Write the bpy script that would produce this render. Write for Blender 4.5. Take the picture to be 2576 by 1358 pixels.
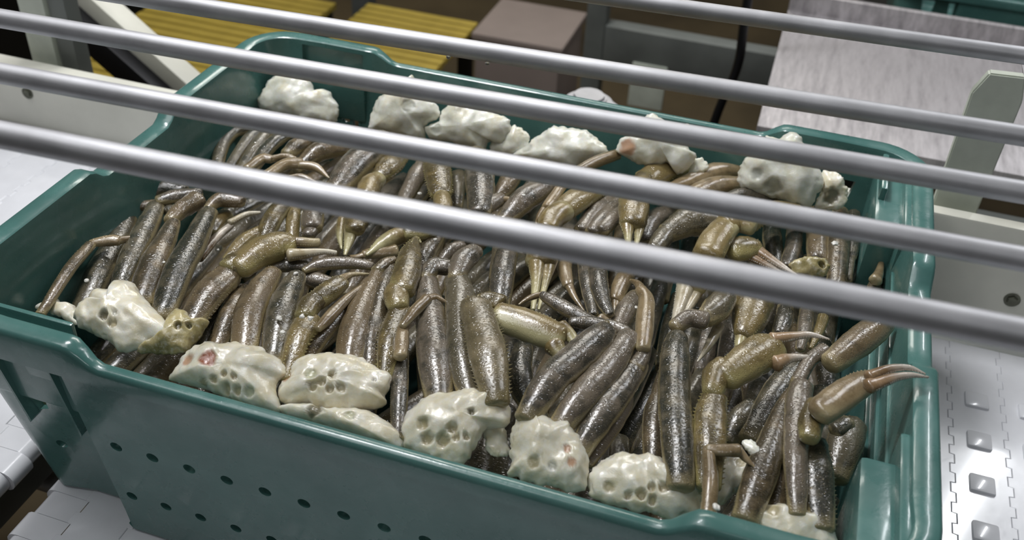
import bpy, bmesh, math, random
from mathutils import Vector, Matrix, Euler, noise

for o in list(bpy.data.objects):
    bpy.data.objects.remove(o)
SC = bpy.context.scene
COL = SC.collection
R = math.radians
random.seed(7)

# ------------------------------------------------------------------ camera
F_PX = 2522.766
CAM = Vector((0.228448, -0.720214, 0.751273))
ROT = Euler((0.921232, -0.046681, 0.313283), 'XYZ')
cd = bpy.data.cameras.new('camera')
cam = bpy.data.objects.new('camera', cd)
COL.objects.link(cam)
cam.location = CAM
cam.rotation_euler = ROT
cd.sensor_width = 36.0
cd.lens = F_PX / 2576 * 36
cd.clip_start = 0.02
cd.dof.use_dof = True
cd.dof.focus_distance = 0.86
cd.dof.aperture_fstop = 7.0
SC.camera = cam
RM = ROT.to_matrix()

# ------------------------------------------------------------------ world, lights, exposure
SC.view_settings.view_transform = 'Standard'
SC.view_settings.look = 'None'
SC.view_settings.gamma = 1.0
SC.view_settings.use_curve_mapping = False
SC.view_settings.exposure = 0.12
wd = bpy.data.worlds.new('world')
SC.world = wd
wd.use_nodes = True
wd.node_tree.nodes['Background'].inputs[0].default_value = (0.80, 0.86, 1.0, 1)
wd.node_tree.nodes['Background'].inputs[1].default_value = 0.10


def lamp(name, loc, target, sx, sy, power, color):
    ld = bpy.data.lights.new(name, 'AREA')
    ld.shape = 'RECTANGLE'
    ld.size = sx
    ld.size_y = sy
    ld.energy = power
    ld.color = color
    lo = bpy.data.objects.new(name, ld)
    COL.objects.link(lo)
    lo.location = loc
    d = (Vector(target) - Vector(loc)).normalized()
    lo.rotation_euler = d.to_track_quat('-Z', 'Y').to_euler()
    return lo


# ceiling fixtures of the plant: a wide bank up and to the left, a tube line behind, a weak one over the camera, plus an added overhead fill
lamp('ceiling_lamp_bank', (-0.75, 0.55, 2.3), (-0.1, 0.0, 0.2), 0.62, 0.16, 27, (0.98, 0.985, 1.0))
lamp('ceiling_lamp_tube', (1.16, 2.1, 2.4), (0.4, 0.3, 0.0), 0.08, 1.6, 20, (0.95, 0.97, 1.0))
lamp('overhead_fill', (-0.9, -0.4, 3.0), (0.0, 0.1, 0.0), 1.8, 1.6, 34, (0.98, 0.985, 1.0))  # broad fill added overhead to brighten the bars and the heap
lamp('ceiling_lamp_near', (0.9, -2.3, 2.6), (0.5, 0.2, 0.1), 0.8, 0.3, 6, (0.96, 0.98, 1.0))
lamp('ceiling_lamp_far', (-0.8, 3.0, 2.6), (-0.7, 2.2, -0.6), 1.6, 0.4, 36, (1.0, 0.97, 0.9))


def ray(u, v):
    return (RM @ Vector(((u - 1288) / F_PX, -(v - 679) / F_PX, -1)))


def at_z(u, v, z):
    d = ray(u, v)
    return CAM + d * ((z - CAM.z) / d.z)


def at_plane(u, v, p, n):
    d = ray(u, v)
    return CAM + d * ((p - CAM).dot(n) / d.dot(n))


def depth(p):
    return -((RM.transposed() @ (p - CAM)).z)


# ------------------------------------------------------------------ materials
def sl(r, g, b):
    def f(c):
        c /= 255
        return c / 12.92 if c < .04045 else ((c + .055) / 1.055) ** 2.4
    return (f(r), f(g), f(b), 1)


def nmat(name):
    m = bpy.data.materials.new(name)
    m.use_nodes = True
    nt = m.node_tree
    return m, nt, nt.nodes['Principled BSDF']


def N(nt, kind, **kw):
    n = nt.nodes.new(kind)
    for k, v in kw.items():
        if k.startswith('i_'):
            key = k[2:]
            n.inputs[int(key) if key.isdigit() else key].default_value = v
        else:
            setattr(n, k, v)
    return n


def ramp(nt, fac, stops):
    r = N(nt, 'ShaderNodeValToRGB')
    e = r.color_ramp.elements
    while len(e) < len(stops):
        e.new(.5)
    for i, (p, c) in enumerate(stops):
        e[i].position = p
        e[i].color = c
    nt.links.new(fac, r.inputs[0])
    return r.outputs[0]


def mixc(nt, fac, a, b, mode='MIX'):
    m = N(nt, 'ShaderNodeMix', data_type='RGBA', blend_type=mode)
    for s, v in ((0, fac), (6, a), (7, b)):
        if isinstance(v, (int, float, tuple)):
            m.inputs[s].default_value = v
        else:
            nt.links.new(v, m.inputs[s])
    return m.outputs[2]


def math_n(nt, op, a, b=0.0, clamp=False):
    m = N(nt, 'ShaderNodeMath', operation=op)
    m.use_clamp = clamp
    for s, v in ((0, a), (1, b)):
        if isinstance(v, (int, float)):
            m.inputs[s].default_value = v
        else:
            nt.links.new(v, m.inputs[s])
    return m.outputs[0]


def noise_n(nt, vec, scale, detail=3, rough=.55):
    n = N(nt, 'ShaderNodeTexNoise')
    n.inputs['Scale'].default_value = scale
    n.inputs['Detail'].default_value = detail
    n.inputs['Roughness'].default_value = rough
    if vec is not None:
        nt.links.new(vec, n.inputs['Vector'])
    return n.outputs[0]


def bump(nt, h, strength, dist, bs, prev=None):
    b = N(nt, 'ShaderNodeBump')
    b.inputs['Strength'].default_value = strength
    b.inputs['Distance'].default_value = dist
    nt.links.new(h, b.inputs['Height'])
    if prev is not None:
        nt.links.new(prev, b.inputs['Normal'])
    nt.links.new(b.outputs[0], bs.inputs['Normal'])
    return b.outputs[0]


def simple(name, col, rough=.4, metal=0.0, var=.15, scale=30, bumps=0.0, spec=.5, coat=0.0):
    m, nt, bs = nmat(name)
    tc = N(nt, 'ShaderNodeTexCoord').outputs['Object']
    n = noise_n(nt, tc, scale, 5)
    c2 = tuple(max(0, x * (1 - var * 2)) for x in col[:3]) + (1,)
    nt.links.new(ramp(nt, n, [(.35, c2), (.65, col)]), bs.inputs['Base Color'])
    bs.inputs['Roughness'].default_value = rough
    bs.inputs['Metallic'].default_value = metal
    bs.inputs['Specular IOR Level'].default_value = spec
    bs.inputs['Coat Weight'].default_value = coat
    bs.inputs['Coat Roughness'].default_value = .08
    if bumps:
        bump(nt, noise_n(nt, tc, scale * 3, 4), bumps, .002, bs)
    return m


def shell_mat(name, dark, light, pale, pale_amt=.8, tub=1.0):
    """wet crab shell: mottled colour, pale underside and joints, rows of small tubercles"""
    m, nt, bs = nmat(name)
    tc = N(nt, 'ShaderNodeTexCoord').outputs['Object']
    uv = N(nt, 'ShaderNodeUVMap').outputs[0]
    oi = N(nt, 'ShaderNodeObjectInfo').outputs['Random']
    n1 = noise_n(nt, tc, 75, 4)
    n1 = math_n(nt, 'ADD', n1, math_n(nt, 'MULTIPLY', math_n(nt, 'SUBTRACT', oi, .5), .3))
    base = ramp(nt, n1, [(.36, dark), (.60, light)])
    fine = noise_n(nt, tc, 900, 2)
    base = mixc(nt, ramp(nt, fine, [(.5, (0, 0, 0, 1)), (.8, (.22, .22, .22, 1))]), base, pale)
    at = N(nt, 'ShaderNodeAttribute', attribute_name='pale').outputs['Fac']
    at = math_n(nt, 'ADD', at, math_n(nt, 'MULTIPLY', math_n(nt, 'SUBTRACT', noise_n(nt, tc, 220, 3), .5), .28))
    pf = ramp(nt, at, [(.45, (0, 0, 0, 1)), (.85, (pale_amt,) * 3 + (1,))])
    col = mixc(nt, pf, base, pale)
    col = mixc(nt, 1.0, col, (.80, .80, .80, 1), 'MULTIPLY')
    nt.links.new(col, bs.inputs['Base Color'])
    v = N(nt, 'ShaderNodeTexVoronoi', feature='F1')
    v.inputs['Scale'].default_value = 1.0
    nt.links.new(uv, v.inputs['Vector'])
    dots = ramp(nt, v.outputs['Distance'], [(.12, (1, 1, 1, 1)), (.42, (0, 0, 0, 1))])
    b1 = bump(nt, dots, .40 * tub, .0006, bs)
    b2 = bump(nt, noise_n(nt, tc, 300, 3), .25, .0008, bs, b1)
    bs.inputs['Roughness'].default_value = .40
    bs.inputs['Specular IOR Level'].default_value = .35
    bs.inputs['Coat Weight'].default_value = 1.0
    bs.inputs['Coat Roughness'].default_value = .07
    bs.inputs['Coat IOR'].default_value = 1.65
    c = N(nt, 'ShaderNodeBump')
    c.inputs['Strength'].default_value = .42
    c.inputs['Distance'].default_value = .0007
    nt.links.new(math_n(nt, 'ADD', math_n(nt, 'MULTIPLY', dots, .8 * tub), noise_n(nt, tc, 330, 4, .7)), c.inputs['Height'])
    nt.links.new(c.outputs[0], bs.inputs['Coat Normal'])
    return m


PALE = sl(186, 170, 126)
MS = {
    'd': shell_mat('dark_shell', sl(50, 51, 41), sl(106, 98, 78), PALE, .85),
    'b': shell_mat('brown_shell', sl(72, 63, 46), sl(126, 109, 82), PALE, .9),
    'g': shell_mat('grey_shell', sl(70, 67, 58), sl(124, 113, 98), PALE, .95),
    't': shell_mat('tan_shell', sl(122, 103, 72), sl(162, 141, 106), sl(196, 182, 142), .7, .3),
    'y': shell_mat('olive_shell', sl(92, 80, 50), sl(144, 126, 82), sl(190, 178, 120), .8),
    'f': shell_mat('flat_saw_edged_shell', sl(108, 98, 72), sl(142, 129, 100), sl(170, 156, 108), .6),
    'p': shell_mat('pale_claw_shell', sl(116, 98, 58), sl(156, 136, 88), sl(214, 206, 158), .95, .4),
    'w': shell_mat('white_tipped_finger_shell', sl(150, 120, 84), sl(186, 154, 118), sl(232, 222, 208), 1.0, .2),
    'c': shell_mat('white_claw_shell', sl(178, 160, 120), sl(214, 204, 176), sl(228, 220, 200), .8, .2),
}


def meat_mat(name, c1, c2, trans=.0):
    m, nt, bs = nmat(name)
    tc = N(nt, 'ShaderNodeTexCoord').outputs['Object']
    n = noise_n(nt, tc, 55, 5, .6)
    n2 = noise_n(nt, tc, 240, 4, .6)
    base = ramp(nt, n, [(.36, c1), (.60, c2)])
    base = mixc(nt, ramp(nt, n2, [(.5, (0, 0, 0, 1)), (.72, (.5, .5, .5, 1))]), base, sl(236, 234, 228))
    n3 = noise_n(nt, tc, 38, 4, .6)
    base = mixc(nt, ramp(nt, n3, [(.52, (0, 0, 0, 1)), (.70, (.45, .45, .45, 1))]), base, sl(206, 190, 140))
    tint = N(nt, 'ShaderNodeAttribute', attribute_name='tint')
    col = mixc(nt, tint.outputs['Alpha'], base, tint.outputs['Color'])
    nt.links.new(col, bs.inputs['Base Color'])
    bs.inputs['Roughness'].default_value = .33
    bs.inputs['Subsurface Weight'].default_value = .6
    bs.inputs['Subsurface Radius'].default_value = (1, .8, .5)
    bs.inputs['Subsurface Scale'].default_value = .005
    bs.inputs['Coat Weight'].default_value = .8
    bs.inputs['Coat Roughness'].default_value = .12
    b = bump(nt, noise_n(nt, tc, 160, 5, .65), .30, .0015, bs)
    nt.links.new(b, bs.inputs['Coat Normal'])
    return m


MEAT = {
    'cream': meat_mat('crab_meat', sl(228, 220, 192), sl(244, 240, 226)),
    'clear': meat_mat('glassy_membrane', sl(222, 222, 204), sl(240, 240, 230)),
    'olive': meat_mat('olive_gill_meat', sl(136, 126, 80), sl(190, 178, 132)),
}


def tote_mat():
    m, nt, bs = nmat('wet_teal_plastic')
    tc = N(nt, 'ShaderNodeTexCoord').outputs['Object']
    n = noise_n(nt, tc, 9, 5, .6)
    base = ramp(nt, n, [(.35, sl(70, 112, 107)), (.65, sl(87, 129, 123))])
    sc_ = noise_n(nt, tc, 70, 6, .75)
    base = mixc(nt, ramp(nt, sc_, [(.62, (0, 0, 0, 1)), (.78, (.28, .28, .28, 1))]), base, sl(130, 160, 154))
    nt.links.new(base, bs.inputs['Base Color'])
    nt.links.new(ramp(nt, noise_n(nt, tc, 30, 4), [(.35, (.20,) * 3 + (1,)), (.7, (.42,) * 3 + (1,))]), bs.inputs['Roughness'])
    bs.inputs['Coat Weight'].default_value = .35
    bs.inputs['Coat Roughness'].default_value = .1
    bump(nt, noise_n(nt, tc, 55, 5, .6), .22, .002, bs)
    return m


TEAL = tote_mat()


def steel_mat():
    m, nt, bs = nmat('brushed_stainless_steel')
    tc = N(nt, 'ShaderNodeTexCoord').outputs['Object']
    mp = N(nt, 'ShaderNodeMapping')
    mp.inputs['Scale'].default_value = (6, 420, 420)
    nt.links.new(tc, mp.inputs[0])
    st = noise_n(nt, mp.outputs[0], 1.0, 3)
    sp = noise_n(nt, tc, 26, 5)
    nt.links.new(ramp(nt, sp, [(.3, sl(172, 172, 175)), (.7, sl(194, 194, 197))]), bs.inputs['Base Color'])
    bs.inputs['Metallic'].default_value = .85
    nt.links.new(ramp(nt, st, [(.3, (.48,) * 3 + (1,)), (.7, (.60,) * 3 + (1,))]), bs.inputs['Roughness'])
    bump(nt, st, .12, .0004, bs)
    return m


STEEL = steel_mat()


def sheet_mat():
    m, nt, bs = nmat('scuffed_stainless_sheet')
    tc = N(nt, 'ShaderNodeTexCoord').outputs['Object']
    mp = N(nt, 'ShaderNodeMapping')
    mp.inputs['Scale'].default_value = (70, 10, 20)
    mp.inputs['Rotation'].default_value = (0, 0, R(-35))
    nt.links.new(tc, mp.inputs[0])
    st = noise_n(nt, mp.outputs[0], 1.0, 5, .7)
    nt.links.new(ramp(nt, st, [(.35, sl(158, 154, 156)), (.7, sl(206, 202, 204))]), bs.inputs['Base Color'])
    bs.inputs['Metallic'].default_value = .55
    nt.links.new(ramp(nt, st, [(.35, (.6,) * 3 + (1,)), (.7, (.4,) * 3 + (1,))]), bs.inputs['Roughness'])
    return m


SHEET = sheet_mat()
BELT = simple('white_belt_plastic', sl(236, 237, 242), .22, 0, .06, 12, .12, .5, .5)
BOARD = simple('white_guide_board_plastic', sl(238, 237, 224), .38, 0, .10, 5, .05)
PADM = simple('grey_belt_pad_rubber', sl(186, 190, 196), .3, 0, .05, 20, 0, .5, .4)
OFFW = simple('greenish_white_plastic', sl(204, 210, 196), .5, 0, .12, 14)
GREY = simple('grey_painted_metal', sl(112, 116, 112), .5, 0, .15, 8)
DARK = simple('dark_machine_metal', sl(34, 34, 30), .5, 0, .2, 6)
BLACK = simple('black_rubber', sl(18, 18, 22), .4, 0, .1, 20)
YEL = simple('yellow_grating_plastic', sl(184, 160, 70), .5, 0, .10, 9)
BEIGE = simple('beige_box_card', sl(150, 136, 128), .7, 0, .08, 4)
FLOORM = simple('wet_brown_concrete', sl(88, 76, 54), .45, 0, .30, 1.6, .2)
WALLM = simple('white_wall_panel', sl(120, 122, 122), .6, 0, .05, 1.0)
BOLT = simple('dull_bolt_steel', sl(104, 106, 92), .4, .6, .2, 90)
FAT = simple('white_fat_fleck', sl(226, 224, 216), .3, 0, .05, 90, .1, .5, .6)
WATER, _nt, _b = nmat('clear_water_drop')
_b.inputs['Transmission Weight'].default_value = 1
_b.inputs['Roughness'].default_value = .03
_b.inputs['IOR'].default_value = 1.33


# ------------------------------------------------------------------ object helpers
def link_mesh(name, me, mat, parent=None, smooth=True, sharp=35):
    if mat is not None:
        me.materials.append(mat)
    if smooth:
        me.polygons.foreach_set('use_smooth', [True] * len(me.polygons))
        if sharp:
            me.set_sharp_from_angle(angle=R(sharp))
    o = bpy.data.objects.new(name, me)
    COL.objects.link(o)
    if parent is not None:
        o.parent = parent
    return o


def bm_obj(name, bm, mat, parent=None, smooth=True, sharp=35):
    me = bpy.data.meshes.new(name)
    bmesh.ops.recalc_face_normals(bm, faces=bm.faces)
    bm.to_mesh(me)
    bm.free()
    return link_mesh(name, me, mat, parent, smooth, sharp)


def empty(name, loc=(0, 0, 0), parent=None):
    o = bpy.data.objects.new(name, None)
    o.empty_display_size = .02
    o.location = loc
    COL.objects.link(o)
    if parent is not None:
        o.parent = parent
    return o


def tag(o, label, cat=None, group=None, kind=None):
    o['label'] = label
    if cat:
        o['category'] = cat
    if group:
        o['group'] = group
    if kind:
        o['kind'] = kind
    return o


def add_box(bm, x0, x1, y0, y1, z0, z1, bev=0.0, mat=None):
    r = bmesh.ops.create_cube(bm, size=1)
    vs = r['verts']
    for v in vs:
        v.co = Vector(((x0 + x1) / 2 + v.co.x * (x1 - x0), (y0 + y1) / 2 + v.co.y * (y1 - y0), (z0 + z1) / 2 + v.co.z * (z1 - z0)))
        if mat:
            v.co = mat @ v.co
    if bev:
        es = list({e for v in vs for e in v.link_edges})
        bmesh.ops.bevel(bm, geom=es, offset=bev, segments=2, affect='EDGES', profile=.6)


def add_cyl(bm, a, b, r, n=24, r2=None, bev=0.0):
    a, b = Vector(a), Vector(b)
    d = b - a
    q = d.to_track_quat('Z', 'Y').to_matrix().to_4x4()
    M = Matrix.Translation((a + b) / 2) @ q
    res = bmesh.ops.create_cone(bm, cap_ends=True, segments=n, radius1=r, radius2=r if r2 is None else r2, depth=d.length, matrix=M)
    if bev:
        es = [e for v in res['verts'] for e in v.link_edges if len(e.link_faces) == 2 and any(len(f.verts) > 4 for f in e.link_faces)]
        bmesh.ops.bevel(bm, geom=list(set(es)), offset=bev, segments=3, affect='EDGES')


# ------------------------------------------------------------------ the tote
TX, TY = .39, .2857
ZLOW, ZHI = .225, .240


def sstep(a, b, x):
    t = min(1, max(0, (x - a) / (b - a)))
    return t * t * (3 - 2 * t)


def build_shell():
    st = []      # (side, pos)  side 0 front,1 right,2 back,3 left ; corners 4..7 with angle
    xs = [-.300, -.275, -.2535, -.2515, -.242, -.236, -.228, -.220, -.213, -.205] + [-.17 + .034 * i for i in range(11)] + [.205, .213, .220, .228, .236, .242, .2515, .2535, .275, .300]
    ys = [-.21, -.16, -.11, -.074, -.066, -.058, -.050, -.03, 0, .03, .050, .058, .066, .074, .11, .16, .21]
    NC = 9
    for x in xs:
        st.append(('f', x))
    for k in range(NC):
        st.append(('c', 0, -90 + 90 * k / (NC - 1)))
    for y in ys:
        st.append(('r', y))
    for k in range(NC):
        st.append(('c', 1, 90 * k / (NC - 1)))
    for x in reversed(xs):
        st.append(('b', x))
    for k in range(NC):
        st.append(('c', 2, 90 + 90 * k / (NC - 1)))
    for y in reversed(ys):
        st.append(('l', y))
    for k in range(NC):
        st.append(('c', 3, 180 + 90 * k / (NC - 1)))
    RC = .055

    def params(s):
        if s[0] in 'fb':
            up = sstep(.213, .240, abs(s[1]))
            panel = abs(s[1]) < .2525
            return up, .012 + .006 * up, panel
        if s[0] in 'rl':
            up = sstep(.050, .074, abs(s[1]))
            return up, .021, False
        return 1.0, .0195, False
    # profile rows: function of (top height h, rim width w, panel)
    rows = []
    for s in st:
        up, w, panel = params(s)
        h = ZLOW + (ZHI - ZLOW) * up
        side = s[0] in 'rl'
        ot, ob = (.0035, .022) if panel else ((.011, .038) if side else (.011, .048))
        if s[0] == 'c':
            ot, ob = .011, .043
        prof = [(ob + .006, 0.0), (ob, .004), (ob - .10 * (ob - ot), .03), (ob - .5 * (ob - ot), .11), (ot, .2045), (ot, .2060 if not panel else .2055),
                (.0025, .2060 if not panel else .2070), (.0008, .2075), (0.0, h - .005), (.0012, h - .0015), (.0035, h), (w - .0035, h), (w - .001, h - .0015), (w, h - .006),
                (w + .004, .195), (w + .016, .10), (.050, .020), (.058, .010), (.070, .008)]
        ring = []
        for (o, z) in prof:
            if s[0] == 'c':
                rr = max(RC - o, .018)
                ox = o
                cx = (TX - ox - rr) * (1 if s[1] in (0, 1) else -1)
                cy = (TY - o - rr) * (1 if s[1] in (1, 2) else -1)
                a = R(s[2])
                ring.append((cx + rr * math.cos(a), cy + rr * math.sin(a), z))
            elif s[0] in 'fb':
                x = s[1]
                if .25 < abs(x) < .2545 and o <= ob and z < .2065:
                    x -= math.copysign(.010 * (1 - z / .206), x)
                ring.append((x, (TY - o) * (-1 if s[0] == 'f' else 1), z))
            else:
                ring.append(((TX - o) * (1 if s[0] == 'r' else -1), s[1], z))
        rows.append(ring)
    bm = bmesh.new()
    V = [[bm.verts.new(p) for p in ring] for ring in rows]
    n = len(V)
    for i in range(n):
        a, b = V[i], V[(i + 1) % n]
        for j in range(len(a) - 1):
            bm.faces.new((a[j], b[j], b[j + 1], a[j + 1]))
    bm.faces.new([V[i][0] for i in reversed(range(n))])
    bm.faces.new([V[i][-1] for i in range(n)])
    bmesh.ops.recalc_face_normals(bm, faces=bm.faces)
    me = bpy.data.meshes.new('tote_shell')
    bm.to_mesh(me)
    bm.free()
    o = bpy.data.objects.new('shell', me)
    COL.objects.link(o)
    # drain holes; corner slots cut through too, for the shade of closed pockets
    cb = bmesh.new()
    for sg in (-1, 1):
        for k in range(14):
            x = -.2246 + .0338 * k
            add_cyl(cb, (x, sg * .31, .128), (x, sg * .19, .128), .0055, 16)
            x2 = -.2290 + .0336 * k
            add_cyl(cb, (x2, sg * .31, .0583), (x2, sg * .19, .0583), .0052, 16)
        for x, z in ((-.272, .149), (-.308, .0765), (-.262, .0755), (.272, .149), (.308, .0765)):
            add_cyl(cb, (x, sg * .31, z), (x, sg * .19, z), .0054, 16)
        for xs_ in (-1, 1):
            for (xa, xb, xc, xd) in ((.322, .296, .309, .299), (.269, .2575, .2605, .2545)):
                zt, zb = .198, .128
                vs = []
                for yy in (sg * .29, sg * .235):
                    for (x, z) in ((xa, zt), (xb, zt), (xd, zb + .004), (xc, zb)):
                        vs.append(cb.verts.new((xs_ * x, yy, z)))
                for f in ((0, 1, 2, 3), (7, 6, 5, 4), (0, 4, 5, 1), (1, 5, 6, 2), (2, 6, 7, 3), (3, 7, 4, 0)):
                    cb.faces.new([vs[k] for k in f])
    add_box(cb, -.328, -.250, .2500, .2730, .2030, .2335)
    bmesh.ops.recalc_face_normals(cb, faces=cb.faces)
    cm = bpy.data.meshes.new('cut')
    cb.to_mesh(cm)
    cb.free()
    co = bpy.data.objects.new('cut', cm)
    COL.objects.link(co)
    md = o.modifiers.new('b', 'BOOLEAN')
    md.operation = 'DIFFERENCE'
    md.solver = 'EXACT'
    md.object = co
    bpy.context.view_layer.update()
    dg = bpy.context.evaluated_depsgraph_get()
    me2 = bpy.data.meshes.new_from_object(o.evaluated_get(dg))
    o.modifiers.clear()
    o.data = me2
    bpy.data.objects.remove(co)
    me2.materials.clear()
    me2.materials.append(TEAL)
    me2.polygons.foreach_set('use_smooth', [True] * len(me2.polygons))
    me2.set_sharp_from_angle(angle=R(40))
    return o


tote = tag(empty('tote', (0, 0, 0)), 'large teal plastic tote full of crab legs under the steel bars', 'tote')
shell = build_shell()
shell.parent = tote


def lug(x0, x1, y0, y1, z0, z1, bev=.003, name='stacking_ledge'):
    bm = bmesh.new()
    add_box(bm, x0, x1, y0, y1, z0, z1, bev)
    return bm_obj(name, bm, TEAL, tote)


# stacking ledges of the right end wall (stepped) and the front left corner, grip pocket at the back left
lug(.338, .372, -.268, -.166, .06, .2230, .005)
lug(.3625, .3745, -.262, -.145, .12, .2345, .003)
lug(.3375, .372, .150, .268, .06, .2250, .005)
lug(.340, .3465, .190, .262, .20, .2385, .0025)
lug(.3630, .3745, .128, .262, .10, .2350, .003)
lug(-.345, -.252, -.2700, -.2545, .15, .2240, .003)
lug(-.345, -.252, -.2590, -.2545, .20, .2365, .002)
lug(-.330, -.245, .2560, .2690, .150, .2050, .003)
for i in range(3):
    zz = .186 - .022 * i
    lug(.3625 - .0035 * i, .3700 - .0035 * i, -.150, .120, zz, zz + .006, .002, 'wall_rib')
for sx in (-1, 1):
    for xa in (.3235, .2705):
        bm = bmesh.new()
        dx = -.012 if xa > .3 else -.0085
        vs = []
        for yy in (-.2775, -.262):
            for (x, z) in ((xa, .205), (xa - .0015, .205), (xa + dx - .0015, .125), (xa + dx, .122)):
                vs.append(bm.verts.new((sx * x, yy + (.006 if z < .15 else 0), z)))
        for f in ((0, 1, 2, 3), (7, 6, 5, 4), (0, 4, 5, 1), (1, 5, 6, 2), (2, 6, 7, 3), (3, 7, 4, 0)):
            bm.faces.new([vs[k] for k in f])
        bm_obj('corner_rib', bm, TEAL, tote)

# ------------------------------------------------------------------ guard of five bars over the tote
rack = tag(empty('guard_rail', (0, -.1, .19)), 'row of five parallel stainless steel guard bars crossing above the tote', 'guard rail')
BARS = [((1716, 20), (2576, 140), .185, .0070), ((860, 74), (2576, 342), .185, .0073), ((0, 46), (2576, 484), .185, .0073),
        ((0, 184), (2576, 652), .187, .0073), ((0, 338), (2576, 842), .200, .0085)]
ends = []
for (a, b, z, r) in BARS:
    zz = .24 + z
    A, B = at_z(*a, zz), at_z(*b, zz)
    d = (B - A) / (B - A).x
    P0 = A + d * (-1.25 - A.x)
    P1 = A + d * (1.15 - A.x)
    bm = bmesh.new()
    add_cyl(bm, P0 - rack.location, P1 - rack.location, r, 40)
    bm_obj('bar', bm, STEEL, rack)
    ends.append((P0, P1, r))
for k in (0, 1):
    bm = bmesh.new()
    add_cyl(bm, ends[0][k] + Vector((0, .05, -.004)) - rack.location, ends[4][k] + Vector((0, -.05, -.004)) - rack.location, .011, 24)
    for yy in (ends[0][k].y, ends[4][k].y):
        add_cyl(bm, Vector((ends[0][k].x, yy, .42)) - rack.location, Vector((ends[0][k].x, yy, -.9)) - rack.location, .014, 24)
    bm_obj('end_frame', bm, STEEL, rack)

# water drops hanging below the bars
for i, (u, v, bi) in enumerate(((1128, 142, 1), (1226, 158, 1), (1268, 618, 4), (1410, 645, 4))):
    z = .24 + BARS[bi][2] - .006
    p = at_z(u, v, z)
    bm = bmesh.new()
    bmesh.ops.create_icosphere(bm, subdivisions=3, radius=.0017)
    for vv in bm.verts:
        vv.co.z *= 1.25 if vv.co.z < 0 else .7
    o = bm_obj('water_drop', bm, WATER)
    o.location = p
    tag(o, ['clear water drop hanging under the second bar from the top of the photo', 'tiny water drop just right of the other one on the upper bar',
            'water drop clinging to the nearest thick bar over the crab', 'faint water drop on the thick bar right of a brighter drop'][i], 'water drop', 'water drops on the bars')


# ------------------------------------------------------------------ crab sections
def crom(p0, p1, p2, p3, t):
    return .5 * ((2 * p1) + (p2 - p0) * t + (2 * p0 - 5 * p1 + 4 * p2 - p3) * t * t + (3 * p1 - p0 - 3 * p2 + p3) * t ** 3)


FLAT = {'merus': .74, 'smerus': .62, 'carpus': .82, 'propodus': .72, 'dactyl': .85, 'palm': .66, 'finger': .85}
NAMES = {'merus': 'upper_leg', 'smerus': 'spiny_upper_leg', 'carpus': 'knee_joint', 'propodus': 'lower_leg', 'dactyl': 'leg_tip', 'palm': 'claw_palm', 'finger': 'claw_finger'}


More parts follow.
